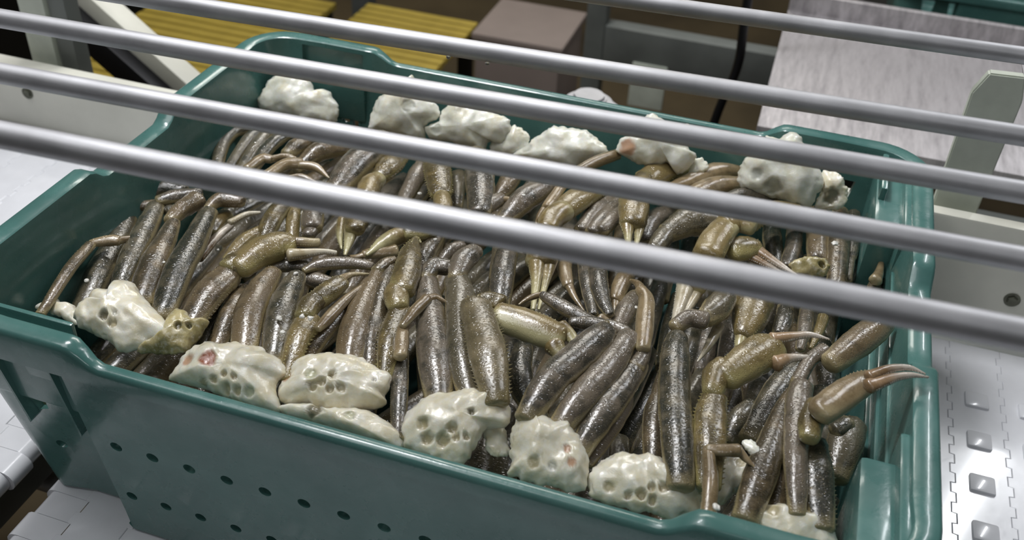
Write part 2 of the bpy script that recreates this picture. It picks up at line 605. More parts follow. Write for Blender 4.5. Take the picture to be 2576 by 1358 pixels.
def limb(kind, tone, z, pts, origin, parent, name):
    seed = random.random() * 50
    P, W = [], []
    for q in pts:
        u, v, w = q[:3]
        p = at_z(u, v, q[3] if len(q) > 3 else z)
        P.append(p)
        W.append(max(.0004, w * depth(p) / F_PX * .5 * (1.10 if kind in ('merus', 'smerus') else 1.06)))
    if kind in ('merus', 'smerus'):            # the base dives under the shoulder
        P[0] = P[0] - Vector((0, 0, .006))
        W[0] *= .86
        P[0] = P[0] + (P[0] - P[1]).normalized() * .006
    if kind in ('dactyl', 'finger'):           # tips droop into the heap a little
        for i in range(len(P)):
            P[i] = P[i] + Vector((0, 0, -.0015 * i))
    n = len(P)
    ext = lambda L: [L[0] * 2 - L[1]] + L + [L[-1] * 2 - L[-2]]
    PE, WE = ext(P), ext(W)
    cs, ws = [], []
    m = 5 if kind in ('merus', 'smerus') else 4
    for i in range(n - 1):
        for k in range(m):
            t = k / m
            cs.append(crom(PE[i], PE[i + 1], PE[i + 2], PE[i + 3], t))
            ws.append(max(.0004, crom(WE[i], WE[i + 1], WE[i + 2], WE[i + 3], t)))
    cs.append(P[-1])
    ws.append(W[-1])
    # rounded ends
    pointed = kind in ('dactyl', 'finger') and W[-1] < .6 * W[0]
    t0 = (cs[0] - cs[1]).normalized()
    t1 = (cs[-1] - cs[-2]).normalized()
    e0, e1 = ws[0], ws[-1]
    blunt = .26 if kind in ('merus', 'smerus') else .42
    pre = [(cs[0] + t0 * e0 * blunt * a, e0 * b) for a, b in ((1.0, .30), (.86, .62), (.5, .88))]
    post = [(cs[-1] + t1 * e1 * blunt * a, e1 * b) for a, b in ((.5, .88), (.86, .62), (1.0, .30))]
    C_ = [p for p, _ in pre] + cs + [p for p, _ in post]
    Wd = [w for _, w in pre] + ws + [w for _, w in post]
    K = 18
    fl = FLAT[kind]
    ex = .82 if kind in ('smerus', 'palm') else .92
    verts, pale, uvs = [], [], []
    L = 0.0
    tot = sum((C_[i + 1] - C_[i]).length for i in range(len(C_) - 1))
    WM = sum(Wd) / len(Wd)
    ridge = kind in ('merus', 'smerus', 'palm', 'propodus')
    twist = (random.random() - .5) * .5
    for i, c in enumerate(C_):
        if i:
            L += (c - C_[i - 1]).length
        a = C_[max(0, i - 1)]
        b = C_[min(len(C_) - 1, i + 1)]
        t = (b - a).normalized()
        up = Vector((0, -.25, 1))
        up = (up - t * up.dot(t)).normalized()
        sd = t.cross(up)
        w = Wd[i]
        f = L / tot
        for k in range(K):
            an = 2 * math.pi * k / K + twist
            ca, sa = math.cos(an), math.sin(an)
            x = math.copysign(abs(ca) ** ex, ca) * w
            y = math.copysign(abs(sa) ** ex, sa) * w * fl
            if ridge:
                # low keel along the back and along both sides
                y *= 1 + .10 * max(0, math.cos(2 * (an - math.pi / 2))) ** 4
            co = c + sd * x + up * y
            nz = noise.noise(co * 160 + Vector((seed, 0, 0)))
            co = co + (sd * ca + up * sa) * nz * min(.0011, w * .10)
            verts.append(co - origin)
            wm = max(Wd[len(Wd) // 2], .001)
            endp = max(0, 1 - f * tot / (2.2 * wm)) * .75 + max(0, 1 - (1 - f) * tot / (.5 * wm)) * .5
            pv = .35 * max(0, -math.sin(an - .15)) + max(0, 1 - abs(math.sin(an)) / .80) * (1.15 if kind in ('merus', 'smerus', 'propodus') else .5) + endp
            if kind == 'palm':
                nrm = sd * ca + up * sa
                pv = .5 - nrm.y * .75 - .35 * nrm.z + endp * .6
            if kind in ('finger',):
                pv = .15 + f * .95
            if kind == 'dactyl':
                pv += f * .4
            pale.append(min(1, pv))
            uvs.append((k / K * round(WM * 5 * 560), L * 560))
    nr = len(C_)
    faces = []
    for i in range(nr - 1):
        for k in range(K):
            k2 = (k + 1) % K
            faces.append((i * K + k, i * K + k2, (i + 1) * K + k2, (i + 1) * K + k))
    faces.append(tuple(range(K - 1, -1, -1)))
    faces.append(tuple((nr - 1) * K + k for k in range(K)))
    # spines along both edges of the broad claw legs, teeth on claw fingers
    # and rows of low tubercles on the walking legs
    if kind in ('smerus', 'palm', 'merus', 'propodus', 'carpus') or (kind == 'finger' and W[0] > .003):
        stepn = {'smerus': .0042, 'palm': .0036, 'finger': .0022, 'merus': .0021, 'propodus': .0026, 'carpus': .003}[kind]
        hh = {'smerus': .0017, 'palm': .0009, 'finger': .0006, 'merus': .00045, 'propodus': .0003, 'carpus': .0004}[kind]
        if tone == 'f':
            hh *= 1.5
        d = stepn
        L = 0
        for i in range(3, nr - 3):
            seg = (C_[i + 1] - C_[i]).length
            while L + seg > d:
                f = (d - L) / seg
                c = C_[i].lerp(C_[i + 1], f)
                w = Wd[i] + (Wd[i + 1] - Wd[i]) * f
                t = (C_[i + 1] - C_[i]).normalized()
                up = Vector((0, -.25, 1))
                up = (up - t * up.dot(t)).normalized()
                sd = t.cross(up)
                dirs = [(-.05, 1), (math.pi + .05, 1)] if kind != 'finger' else [(.3, 1)]
                if kind == 'smerus':
                    dirs += [(math.pi / 2 + .6, .5), (math.pi / 2 - .2, .35)]
                if kind in ('merus', 'carpus', 'propodus'):
                    dirs = [(math.pi / 2 + .62, 1), (math.pi / 2 + .25, .8), (math.pi - .12, 1)]
                    if kind == 'merus':
                        dirs.append((math.pi / 2 - .45, .8))
                if kind == 'palm':
                    dirs = [(math.pi - .5, 1), (math.pi / 2 + .2, .6)]
                for an, sc in dirs:
                    nrm = (sd * math.cos(an) + up * math.sin(an)).normalized()
                    base = c + sd * math.cos(an) * w * .96 + up * math.sin(an) * w * fl * .96
                    h_ = hh * sc * (.6 + .8 * random.random())
                    rr = (.0010 if hh > .0005 else .00058) * (.8 + .5 * random.random())
                    if an > math.pi / 2 + .2 and hh < .0005 and random.random() < .2:
                        continue
                    tip = base + nrm * (h_ + .0004) + t * h_ * .5
                    q = nrm.cross(t).normalized()
                    s0 = len(verts)
                    for a2 in range(5):
                        aa = a2 * 2 * math.pi / 5
                        verts.append(base + (t * math.cos(aa) + q * math.sin(aa)) * rr - origin)
                        pale.append(.75 if hh > .0005 else .5)
                        uvs.append((0, 0))
                    verts.append(tip - origin)
                    pale.append(1.0 if hh > .0005 else .6)
                    uvs.append((0, 0))
                    for a2 in range(5):
                        faces.append((s0 + a2, s0 + (a2 + 1) % 5, s0 + 5))
                d += stepn * (.75 + .5 * random.random())
            L += seg
    me = bpy.data.meshes.new(name)
    me.from_pydata([tuple(v) for v in verts], [], faces)
    at = me.attributes.new('pale', 'FLOAT', 'POINT')
    at.data.foreach_set('value', pale)
    ul = me.uv_layers.new(name='UVMap')
    vi = [0] * len(me.loops)
    me.loops.foreach_get('vertex_index', vi)
    flat = []
    for q in vi:
        flat += [uvs[q][0], uvs[q][1]]
    ul.data.foreach_set('uv', flat)
    return link_mesh(name, me, MS[tone], parent, True, 0)


TINT = {'g': sl(160, 144, 90), 'G': sl(150, 156, 96), 'o': sl(98, 90, 54), 'r': sl(190, 132, 84), 'R': sl(150, 72, 16), 'c': sl(120, 126, 112)}


def smooth_loop(pts, n):
    m = len(pts)
    out = []
    per = [0]
    for i in range(m):
        per.append(per[-1] + (pts[(i + 1) % m] - pts[i]).length)
    for k in range(n):
        d = per[-1] * k / n
        i = max(j for j in range(m) if per[j] <= d + 1e-12)
        t = (d - per[i]) / max(1e-9, per[i + 1] - per[i])
        out.append(crom(pts[i - 1], pts[i], pts[(i + 1) % m], pts[(i + 2) % m], t))
    return out


def shoulder(z, tilt, tone, outline, dots, origin, parent):
    cu = sum(p[0] for p in outline) / len(outline)
    cv = sum(p[1] for p in outline) / len(outline)
    c0 = at_z(cu, cv, z)
    if c0.y > .222:            # keep it inside the back wall
        d = ray(cu, cv)
        c0 = CAM + d * ((.222 - CAM.y) / d.y)
        tilt = 58
    n = Vector((0, -math.sin(R(tilt)), math.cos(R(tilt))))
    pts = [at_plane(u, v, c0, n) for (u, v) in outline]
    c = sum(pts, Vector()) / len(pts)
    size = sum((p - c).length for p in pts) / len(pts)
    NA, NRr = 112, 26
    loop = smooth_loop(pts, NA)
    H = size * .50
    HB = size * .42
    dd = []
    for (u, v, r, dep, t) in dots:
        p = at_plane(u, v, c0, n)
        dd.append((p, r * depth(p) / F_PX * (1.2 if t in 'gG' else 1), dep, t))
    seed = Vector((random.random() * 30, random.random() * 30, 0))
    soft = .45 if tone == 'clear' else 1.0
    verts, tint = [], []

    def vert(p, sgn, rr):
        hgt = (1 - rr ** 2.6) ** .6 if rr < 1 else 0
        q = p + n * (H if sgn > 0 else -HB) * hgt
        lump = noise.noise(q * 55 + seed) * .0046 + noise.noise(q * 150 + seed) * .0011 * soft
        q = q + n * (lump ) * (.35 + .65 * hgt) + (p - c).normalized() * (noise.noise(p * 180 + seed) * .0022 + noise.noise(p * 480 + seed) * .0012) * rr ** 3
        col = [0, 0, 0, 0]
        if sgn > 0:
            for (dp, dr, dep, t) in dd:
                # honeycomb hollows keep thin walls between them
                dist = (p - dp).length / dr + noise.noise(p * 220 + seed) * .22
                k = 1 - sstep(.62, 1.12, dist)
                if k > 0:
                    q = q - n * dep * k * .60
                    if k > col[3]:
                        cc = TINT[t]
                        a = {'g': .62, 'G': .5, 'o': .85, 'r': .75, 'R': 1.0, 'c': .4}[t]
                        col = [cc[0], cc[1], cc[2], k * a]
        verts.append(q - origin)
        tint.extend(col)
    rs = [math.sin(math.pi / 2 * (i / NRr)) for i in range(1, NRr + 1)]
    vert(c, 1, 0)
    for r_ in rs:
        for a in range(NA):
            vert(c.lerp(loop[a], r_), 1, r_)
    nb = 7
    for i in range(1, nb):
        r_ = math.cos(math.pi / 2 * i / nb)
        for a in range(0, NA):
            vert(c.lerp(loop[a], r_), -1, r_)
    vert(c, -1, 0)
    faces = []
    for a in range(NA):
        faces.append((0, 1 + a, 1 + (a + 1) % NA))
    tr = len(rs) + nb - 1
    for i in range(tr - 1):
        for a in range(NA):
            a2 = (a + 1) % NA
            faces.append((1 + i * NA + a, 1 + (i + 1) * NA + a, 1 + (i + 1) * NA + a2, 1 + i * NA + a2))
    last = len(verts) - 1
    for a in range(NA):
        faces.append((last, 1 + (tr - 1) * NA + (a + 1) % NA, 1 + (tr - 1) * NA + a))
    me = bpy.data.meshes.new('shoulder')
    me.from_pydata([tuple(v) for v in verts], [], faces)
    at = me.attributes.new('tint', 'FLOAT_COLOR', 'POINT')
    at.data.foreach_set('color', tint)
    return link_mesh('shoulder', me, MEAT[tone], parent, True, 0)


TABLE = '''
C|front|crab leg cluster with a torn white shoulder in the front left corner
W|.190|20|cream|186,796 194,777 213,760 225,765 228,746 251,733 278,737 299,727 292,708 332,712 355,735 385,773 416,808 443,853 389,867 309,886 274,859 225,836 194,817|278,815,13,.008,o 305,808,8,.005,c 297,831,11,.006,g
W|.188|20|olive|389,865 420,808 443,781 470,785 493,817 523,804 525,817 496,853 462,886 405,888 343,886|458,834,11,.007,o 485,834,8,.005,o
W|.175|20|cream|89,773 133,750 148,752 156,765 190,769 194,815 137,792|
L
s|merus|.188|b|106,765,29 175,677,31 228,616,27
s|carpus|.188|t|228,612,19 274,605,29 299,605,25
s|dactyl|.188|t|297,605,21 320,597,17 339,589,10
L
s|merus|.165|d|205,769,65 251,685,65 305,585,57 324,540,42
s|carpus|.172|b|320,528,21 355,518,27 397,515,29
L
s|merus|.180|d|290,731,46 328,654,57 362,585,56 393,520,44
s|carpus|.178|d|405,522,23 428,528,31 458,532,31
L
s|merus|.186|b|355,746,77 385,670,69 416,605,52 437,559,33
s|carpus|.184|b|428,555,34 458,526,46 500,503,50
L
s|merus|.192|d|408,777,69 447,685,69 485,616,63 525,534,44
s|carpus|.192|b|522,525,22 555,502,41 610,506,33
K
s|palm|.176|p|522,587,55 544,558,55 574,539,33
s|finger|.178|w|500,650,26 544,594,22 579,561,18
s|finger|.185|c|579,559,17 618,536,14 653,528,8
K
s|smerus|.192|b|475,805,69 525,740,77 563,702,73 583,675,54
s|carpus|.197|y|575,675,54 594,663,61 609,675,57
s|palm|.198|y|602,675,65 651,637,82 705,617,77 736,617,50
s|finger|.200|t|724,606,23 766,606,25 801,604,23
s|finger|.198|c|728,642,34 778,633,23 816,626,15 845,626,11
C|front|crab leg cluster whose cut shoulder has a reddish brown stain
W|.188|25|cream|430,949 445,927 460,904 482,880 529,861 549,866 591,863 624,872 653,871 676,890 698,900 716,919 720,944 698,959 698,989 703,1034 668,1031 624,1019 574,999 519,981 462,964 432,957|484,919,19,.003,r 542,924,24,.003,R 581,959,7,.006,g 606,967,7,.006,g 581,989,10,.007,g 609,994,10,.007,g 552,969,8,.004,g 524,972,8,.004,g 639,999,12,.004,G
L
s|merus|.172|d|494,878,23 537,809,31 586,725,23
L
s|merus|.180|b|544,866,50 579,790,54 613,728,44
L
s|merus|.192|b|613,866,73 628,790,73 657,728,67 688,683,42
s|carpus|.186|g|686,675,31 728,667,34 770,671,31
s|propodus|.188|g|766,681,19 805,665,33 881,661,33 935,669,23
L
s|merus|.194|d|686,889,65 705,805,73 724,744,67 749,694,44
s|carpus|.180|g|759,692,31 797,704,38 835,711,27
K
s|smerus|.196|y|724,924,42 747,862,57 766,824,65 778,801,57
s|carpus|.200|y|766,797,50 778,771,57 797,755,54
s|palm|.200|y|785,763,54 824,736,57 858,709,46
s|finger|.200|t|851,709,31 881,688,15 927,682,5
C|front|crab leg cluster with an oval honeycombed shoulder, right of the stained shoulder
W|.188|25|cream|720,964 723,944 743,912 765,900 807,891 847,892 897,897 929,912 954,932 981,939 981,979 969,996 976,1016 947,1026 909,1031 847,1039 810,1036 773,1016 743,1019 711,1014 696,994 708,964|795,962,14,.004,G 822,979,10,.008,g 847,964,8,.007,g 870,994,11,.006,g 800,989,11,.007,g 842,996,9,.007,g 949,969,5,.004,o 730,959,15,.002,r
L
s|merus|.186|b|759,916,42 789,866,50 828,817,54 866,767,46 893,740,27
s|dactyl|.200|t|801,828,19 828,794,31 873,744,23 919,702,7
L
s|merus|.190|b|877,901,77 891,836,73 910,774,63 933,721,52 950,686,34
s|carpus|.192|b|948,683,34 971,663,31 994,652,19
L
s|merus|.188|b|929,908,65 937,836,59 952,774,56 969,713,46 986,671,31
K
s|smerus|.196|y|969,924,42 979,866,56 990,820,56 1009,778,52
s|carpus|.200|y|1002,774,50 998,744,63 1009,721,57
s|palm|.202|y|1009,732,65 1025,683,69 1032,640,54 1042,610,27
s|finger|.200|y|1038,612,21 1048,596,13 1059,604,5
C|front|crab leg cluster whose thin leg bends over, shoulder half under the rim
W|.180|25|cream|711,1039 708,1024 748,1019 773,1019 810,1034 872,1031 922,1034 959,1051 991,1076 1016,1098 1009,1131 971,1123 897,1098 832,1078 748,1056|802,1046,20,.008,o 892,1063,12,.003,G
L
s|merus|.188|g|1002,1075,40 1005,981,41 1009,885,36
s|carpus|.200|t|1007,897,33 1011,851,36 1015,813,23
s|propodus|.206|t|1013,820,19 1044,782,29 1074,751,29
s|dactyl|.204|t|1071,755,29 1097,746,21 1124,753,5
C|front|crab leg cluster with broad saw-edged leg and wide cream shoulder, mid front rim
W|.190|25|cream|1006,1081 1013,1058 1029,1034 1058,1008 1093,992 1133,987 1173,979 1201,978 1216,987 1239,985 1263,982 1284,994 1282,1018 1284,1058 1272,1072 1227,1074 1216,1091 1199,1117 1183,1147 1166,1166 1131,1166 1074,1152 1027,1133 1011,1117|1072,1081,15,.007,g 1145,1093,12,.007,g 1081,1114,14,.007,g 1121,1119,15,.007,g 1154,1114,9,.007,g 1192,1053,10,.006,o 1178,1112,8,.006,g
W|.175|10|cream|1218,1091 1232,1077 1263,1074 1277,1093 1275,1114 1284,1133 1272,1145 1246,1147 1227,1136 1218,1114|
L
s|merus|.195|g|1105,993,73 1094,905,82 1086,828,73 1078,751,61 1074,705,50
s|carpus|.198|g|1071,702,34 1090,671,46 1132,673,40
L
s|merus|.200|d|1182,981,61 1159,897,65 1155,809,65 1157,744,69 1147,702,57
s|carpus|.204|g|1147,702,42 1162,660,57 1189,637,50 1208,633,27
K
s|smerus|.214|f|1247,985,73 1231,905,88 1212,828,82 1197,774,73 1197,759,57
s|carpus|.205|y|1201,763,38 1228,755,46 1258,767,57
s|palm|.206|p|1252,796,73 1306,811,82 1367,834,82 1409,850,69
s|finger|.208|p|1409,823,42 1436,842,31 1455,869,15
s|finger|.204|p|1394,869,54 1417,896,27 1428,903,13
C|front|crab leg cluster of four parallel grey legs fanned from a smooth white shoulder
W|.192|25|cream|1286,1105 1291,1072 1307,1039 1317,1018 1329,1004 1343,1027 1369,1041 1397,1058 1423,1055 1442,1065 1442,1081 1463,1105 1477,1140 1482,1176 1479,1211 1463,1237 1428,1237 1404,1230 1333,1216 1293,1202 1275,1197 1286,1164 1284,1128|1428,1143,12,.003,r 1439,1176,14,.002,r 1345,1176,14,.003,g 1392,1185,12,.003,c
L
s|merus|.214|g|1333,1026,69 1386,957,77 1451,899,78 1497,857,73 1528,829,50
s|carpus|.206|g|1524,823,38 1490,813,36 1436,811,27
s|propodus|.205|g|1497,811,27 1432,781,38 1386,754,33 1363,741,21
s|dactyl|.205|t|1367,739,15 1333,746,15 1306,759,5
L
s|merus|.207|g|1417,1049,69 1474,988,73 1528,926,73 1566,869,59 1585,842,44
s|carpus|.202|g|1589,850,38 1562,829,34 1524,811,21
L
s|merus|.199|g|1467,1106,61 1520,1033,73 1566,972,67 1605,915,54
s|carpus|.202|g|1597,926,46 1616,896,38 1620,865,38
s|propodus|.208|t|1618,877,36 1622,811,46 1626,754,38 1612,727,29
s|dactyl|.208|t|1614,731,25 1605,710,19 1587,698,8
L
s|merus|.184|g|1490,1141,34 1539,1072,44 1574,1018,33 1584,991,15
C|front|crab leg cluster of dark legs and open claw near the right front
W|.185|25|cream|1480,1201 1504,1168 1529,1152 1559,1139 1583,1141 1602,1147 1627,1140 1657,1149 1676,1163 1708,1160 1738,1174 1762,1185 1776,1217 1765,1272 1762,1293 1722,1304 1681,1307 1640,1293 1586,1283 1518,1264 1483,1245|1580,1255,9,.007,g 1613,1253,12,.009,g 1638,1239,9,.007,g 1640,1266,10,.008,g 1667,1242,11,.007,g 1532,1234,14,.003,g
L
s|merus|.186|b|1647,1148,57 1647,1060,57 1658,984,34 1666,934,19
L
s|merus|.205|d|1714,1194,77 1702,1083,78 1696,987,75 1698,891,67 1704,845,46
s|carpus|.204|g|1698,823,38 1733,800,46 1775,807,46
s|propodus|.195|d|1771,803,50 1802,777,69 1825,746,57
s|dactyl|.180|c|1809,819,27 1786,861,21 1756,903,4
K
s|smerus|.205|y|1786,1194,69 1786,1102,77 1788,1045,75 1798,999,59
s|carpus|.208|y|1792,991,50 1802,949,69 1825,930,73
s|palm|.210|y|1825,949,73 1874,914,92 1920,884,94 1951,872,71
s|finger|.216|w|1943,853,34 1997,842,23 2043,835,15 2088,842,4
s|finger|.212|w|1951,914,42 1989,897,23 2033,891,12
C|front|crab leg cluster with raised claw reaching over the right end wall
W|.188|20|cream|1852,1307 1885,1291 1912,1277 1939,1269 1964,1269 1980,1283 1993,1264 2015,1261 2034,1274 2056,1293 2083,1312 2102,1348 2108,1380 2048,1397 1993,1389 1912,1351|1939,1293,16,.003,g 2026,1288,16,.003,g
L
s|merus|.200|b|1883,1278,77 1918,1183,77 1948,1098,63 1971,1029,42 1991,984,27
L
s|merus|.190|b|1958,1263,50 1964,1183,57 1975,1125,36
L
s|merus|.206|g|2010,1263,50 2002,1163,57 2006,1068,63 2010,1010,63 2017,968,52
s|carpus|.206|g|2006,964,38 2037,907,34 2075,880,38
s|propodus|.206|b|2090,915,57 2148,869,73 2194,834,71 2224,811,57
K
s|smerus|.200|d|2071,1297,73 2056,1202,75 2048,1144,73 2040,1114,69
s|carpus|.220|y|2037,1102,50 2040,1060,63 2060,1026,67
s|palm|.234|t|2063,1037,69 2109,1003,77 2163,968,67 2194,953,50
s|finger|.258|w|2186,947,31 2239,924,22 2289,917,15 2331,928,4
s|finger|.256|w|2186,972,38 2251,946,23 2297,936,15 2341,937,4
C|mid|small pale shoulder with a thin orange leg folded over it, front right
W|.165|15|cream|1803,1152 1828,1147 1871,1152 1896,1174 1885,1217 1844,1245 1817,1272 1790,1231|1858,1174,14,.002,g
L
s|merus|.212|t|1784,1296,41 1787,1217,38 1783,1152,31 1782,1128,27
s|carpus|.214|t|1779,1128,22 1811,1133,30 1858,1133,33
s|dactyl|.210|t|1858,1133,24 1874,1147,19 1901,1168,5
C|mid|dark wet leg section low against the right end wall of the tote
L
s|merus|.165|d|2109,1175,73 2125,1114,84 2148,1068,61
s|carpus|.175|d|2132,1064,42 2102,1083,42
L
s|merus|.150|d|1844,1087,57 1859,1056,57 1890,1018,38
L
s|merus|.155|d|1897,1087,73 1959,987,73 2005,918,57
L
s|merus|.150|d|1375,1060,38 1310,965,61 1317,873,46
C|back|crab leg cluster at the back left corner with a smooth rounded white shoulder
W|.165|42|clear|651,252 666,226 688,193 736,186 780,204 791,230 820,224 839,248 852,270 842,311 787,315 736,307 677,285 655,274|
L
s|merus|.165|d|544,418,33 559,366,35 588,333,33 629,322,29
L
s|merus|.176|d|566,425,28 622,355,31 658,322,26
L
s|merus|.180|d|599,425,29 647,366,33 680,326,29
L
s|merus|.184|d|625,425,33 677,370,35 725,333,33
L
s|carpus|.188|b|721,388,33 750,366,44 780,351,37
s|propodus|.196|t|622,425,26 658,399,28 684,401,22
s|dactyl|.196|t|680,401,18 721,391,18 762,401,4
L
s|propodus|.200|t|673,440,28 717,414,33 758,410,29
s|dactyl|.200|t|754,414,22 795,418,22 827,441,4
s|dactyl|.196|t|717,451,15 758,442,18 802,458,7
L
s|merus|.186|b|754,410,29 795,385,52 839,374,48 876,374,33
C|back|crab leg cluster with a peaked shoulder, second from left at the back
W|.170|42|clear|929,327 937,276 955,243 985,228 1022,224 1027,202 1036,189 1045,204 1055,228 1091,254 1106,276 1103,298 1069,316 1066,353 1010,342 974,338 941,335|1040,272,18,.002,c
L
s|merus|.192|g|842,473,70 890,418,75 934,381,70 964,348,55
K
s|smerus|.188|y|1003,379,55 981,416,59 955,445,41
s|carpus|.192|p|955,449,41 933,464,55 922,497,55
s|palm|.190|y|915,500,55 900,548,59 893,578,48
s|finger|.186|p|890,550,52 883,583,33 868,635,7
s|finger|.184|p|861,550,22 855,587,17 859,620,4
L
s|merus|.172|g|1010,504,37 1047,445,46 1069,408,37
C|back|crab leg cluster with a square-cut shoulder, third from left at the back
W|.172|42|clear|1069,324 1080,316 1106,302 1114,279 1128,261 1158,250 1202,261 1250,287 1272,294 1287,316 1279,346 1261,364 1231,357 1217,383 1187,375 1136,360 1084,349|1106,327,15,.003,c
K
s|smerus|.192|y|1095,379,63 1101,430,63 1108,475,57 1110,493,48
s|carpus|.192|y|1110,493,41 1115,519,48 1106,548,37
s|palm|.188|y|1099,541,44 1077,578,52 1022,585,48
s|finger|.186|p|1033,581,48 974,603,41 922,635,9
L
s|merus|.195|g|1198,379,55 1206,445,68 1209,497,64 1206,541,52
L
s|propodus|.192|g|1195,567,29 1187,541,33 1217,515,41
s|carpus|.194|g|1202,537,29 1239,511,41 1261,497,31
s|dactyl|.196|t|1253,500,17 1279,498,14 1302,501,4
L
s|propodus|.180|t|996,631,33 937,637,31 915,640,22
s|dactyl|.180|t|922,640,18 896,643,13 874,637,4
L
s|merus|.160|d|1150,504,33 1154,438,37
C|mid|small pale shoulder sunk behind the third white shoulder from the left
W|.150|35|clear|1276,327 1301,316 1323,331 1331,353 1320,386 1268,394 1231,386 1239,357|
L
s|merus|.170|b|1253,486,37 1283,452,48 1301,401,37
L
s|merus|.168|d|1312,497,29 1334,467,29 1364,452,22
C|back|crab leg cluster with a round glossy shoulder, at the middle of the back wall
W|.176|42|clear|1286,392 1319,367 1347,345 1365,337 1380,323 1404,317 1444,323 1477,329 1509,355 1529,380 1509,400 1469,424 1444,432 1392,428 1343,416 1311,404|1331,372,16,.003,c
L
s|merus|.192|g|1266,546,45 1311,509,61 1351,481,61 1392,453,45
L
s|propodus|.200|t|1453,430,24 1501,406,32 1552,388,30
L
s|propodus|.196|t|1428,444,28 1404,481,26 1376,521,28
s|dactyl|.194|t|1378,517,22 1359,538,16 1349,558,6
K
s|smerus|.192|y|1493,469,61 1453,501,65 1420,529,57
s|carpus|.196|p|1420,529,57 1388,550,61 1376,578,53
s|palm|.192|p|1376,582,61 1365,623,73 1361,659,77
s|finger|.192|p|1351,651,49 1349,708,24 1342,772,10
s|finger|.190|p|1380,655,45 1372,708,20 1356,772,6
L
s|merus|.185|d|1253,681,48 1265,614,44 1268,570,37
s|merus|.188|g|1258,756,57 1264,696,57 1274,639,53
C|back|crab leg cluster with a pink-tinged torn shoulder, right of centre at the back
W|.180|42|clear|1558,351 1570,345 1602,331 1615,303 1631,286 1655,291 1679,311 1712,323 1728,311 1734,323 1732,372 1748,384 1750,400 1728,428 1704,440 1679,412 1635,420 1594,408 1566,392 1550,380|1582,372,24,.002,r
K
s|smerus|.195|y|1716,408,53 1671,428,65 1623,457,61
s|carpus|.196|y|1627,448,49 1602,477,61 1594,501,61
s|palm|.198|y|1594,493,69 1594,529,75 1590,562,61
s|finger|.196|p|1578,562,41 1580,590,20 1582,623,8
s|finger|.194|p|1610,558,36 1606,590,18 1600,619,6
L
s|merus|.180|g|1542,489,45 1497,534,45 1465,582,41
L
s|merus|.184|g|1566,489,36 1521,546,43 1489,586,36
L
s|merus|.186|g|1582,513,41 1542,550,41 1513,582,36
L
s|merus|.170|g|1687,517,45 1639,558,53 1615,606,45
L
s|merus|.178|t|1424,639,36 1420,679,34 1430,720,26
s|dactyl|.178|t|1430,716,22 1448,748,15 1474,781,3
L
s|merus|.184|g|1469,647,32 1475,704,34 1483,748,30 1493,793,24
L
s|merus|.188|g|1505,639,45 1505,704,45 1515,752,38 1534,793,24
s|dactyl|.190|t|1509,800,27 1536,815,19 1551,834,8
L
s|merus|.176|t|1586,671,36 1566,708,41 1546,756,32
s|dactyl|.176|t|1548,748,24 1548,772,16 1546,797,6
L
s|merus|.180|g|1597,739,46 1574,781,48 1551,834,42
C|mid|small white shoulder tucked under the pink-tinged one at the back
W|.155|35|clear|1732,428 1740,400 1760,398 1781,412 1781,428 1736,444|
L
s|merus|.165|d|1700,486,24 1716,462,32 1749,450,32
C|back|crab leg cluster with the largest ragged white shoulder, right end of back wall
W|.188|42|clear|1854,450 1862,417 1874,397 1903,365 1927,353 1925,343 1943,343 1963,345 1984,332 2012,338 2030,373 2056,413 2071,462 2056,490 2036,523 2012,527 1963,503 1911,494 1870,478|1943,470,24,.004,c 1903,438,16,.003,c
L
s|merus|.192|t|1862,419,32 1801,430,45 1720,462,38 1676,478,24
L
s|merus|.194|t|1858,450,45 1793,470,53 1724,503,49
L
s|merus|.194|g|1943,494,36 1882,492,45 1822,507,36
L
s|merus|.192|d|1830,559,49 1781,559,69 1732,559,77 1700,575,61 1676,588,49
s|carpus|.192|d|1680,584,45 1664,604,49 1647,628,41
K
s|smerus|.200|y|2000,519,49 1943,527,45 1882,567,45
s|carpus|.206|p|1894,571,45 1854,559,53 1826,567,65
s|palm|.206|p|1826,571,65 1797,608,75 1781,644,77
s|palm|.200|p|1781,644,69 1761,689,69 1745,721,61
s|finger|.198|c|1728,709,49 1712,762,30 1692,822,9
s|finger|.196|c|1761,717,36 1736,762,24 1700,814,6
K
s|palm|.196|y|1842,632,61 1878,624,65 1907,624,45
s|finger|.196|w|1898,624,30 1951,656,20 2018,694,3
s|finger|.192|w|1886,644,24 1943,669,16 1988,689,5
K
s|smerus|.175|y|1911,689,61 1894,729,69
s|palm|.182|y|1897,750,96 1886,800,86 1871,842,50
s|finger|.180|p|1874,830,42 1863,861,29 1859,884,13
s|finger|.178|y|1905,800,46 1894,834,31 1884,861,13
C|back|crab leg cluster of dark upright legs in the back right corner
W|.165|35|cream|2065,434 2089,430 2121,442 2123,462 2133,474 2129,511 2105,527 2065,527 2048,519 2065,478|2089,494,24,.004,o
L
s|merus|.160|d|1943,559,45 1943,608,45 1951,665,36
L
s|merus|.165|g|2000,559,41 1996,616,38 1979,673,32
L
s|merus|.168|b|2060,527,49 2056,592,51 2056,656,47
L
s|merus|.172|b|2117,527,45 2109,608,51 2105,689,47 2101,725,41
L
s|merus|.165|d|2150,490,32 2150,584,32 2141,648,24
s|carpus|.165|d|2141,648,22 2135,705,18
L
s|merus|.170|g|1978,769,44 1972,807,42 1959,842,36
L
s|merus|.172|g|2031,777,38 2024,826,34 2012,880,21
L
s|merus|.168|y|2073,792,31 2058,838,23 2039,876,11
C|mid|single leg tip standing up against the right end wall between the bars
L
s|propodus|.165|b|2186,766,45 2198,729,36 2208,699,24
s|dactyl|.180|t|2202,705,32 2214,677,20 2224,624,3
C|mid|pale leg joints lying crosswise near the left end, partly under the nearest bar
L
s|propodus|.186|g|397,505,27 443,494,38 504,486,31
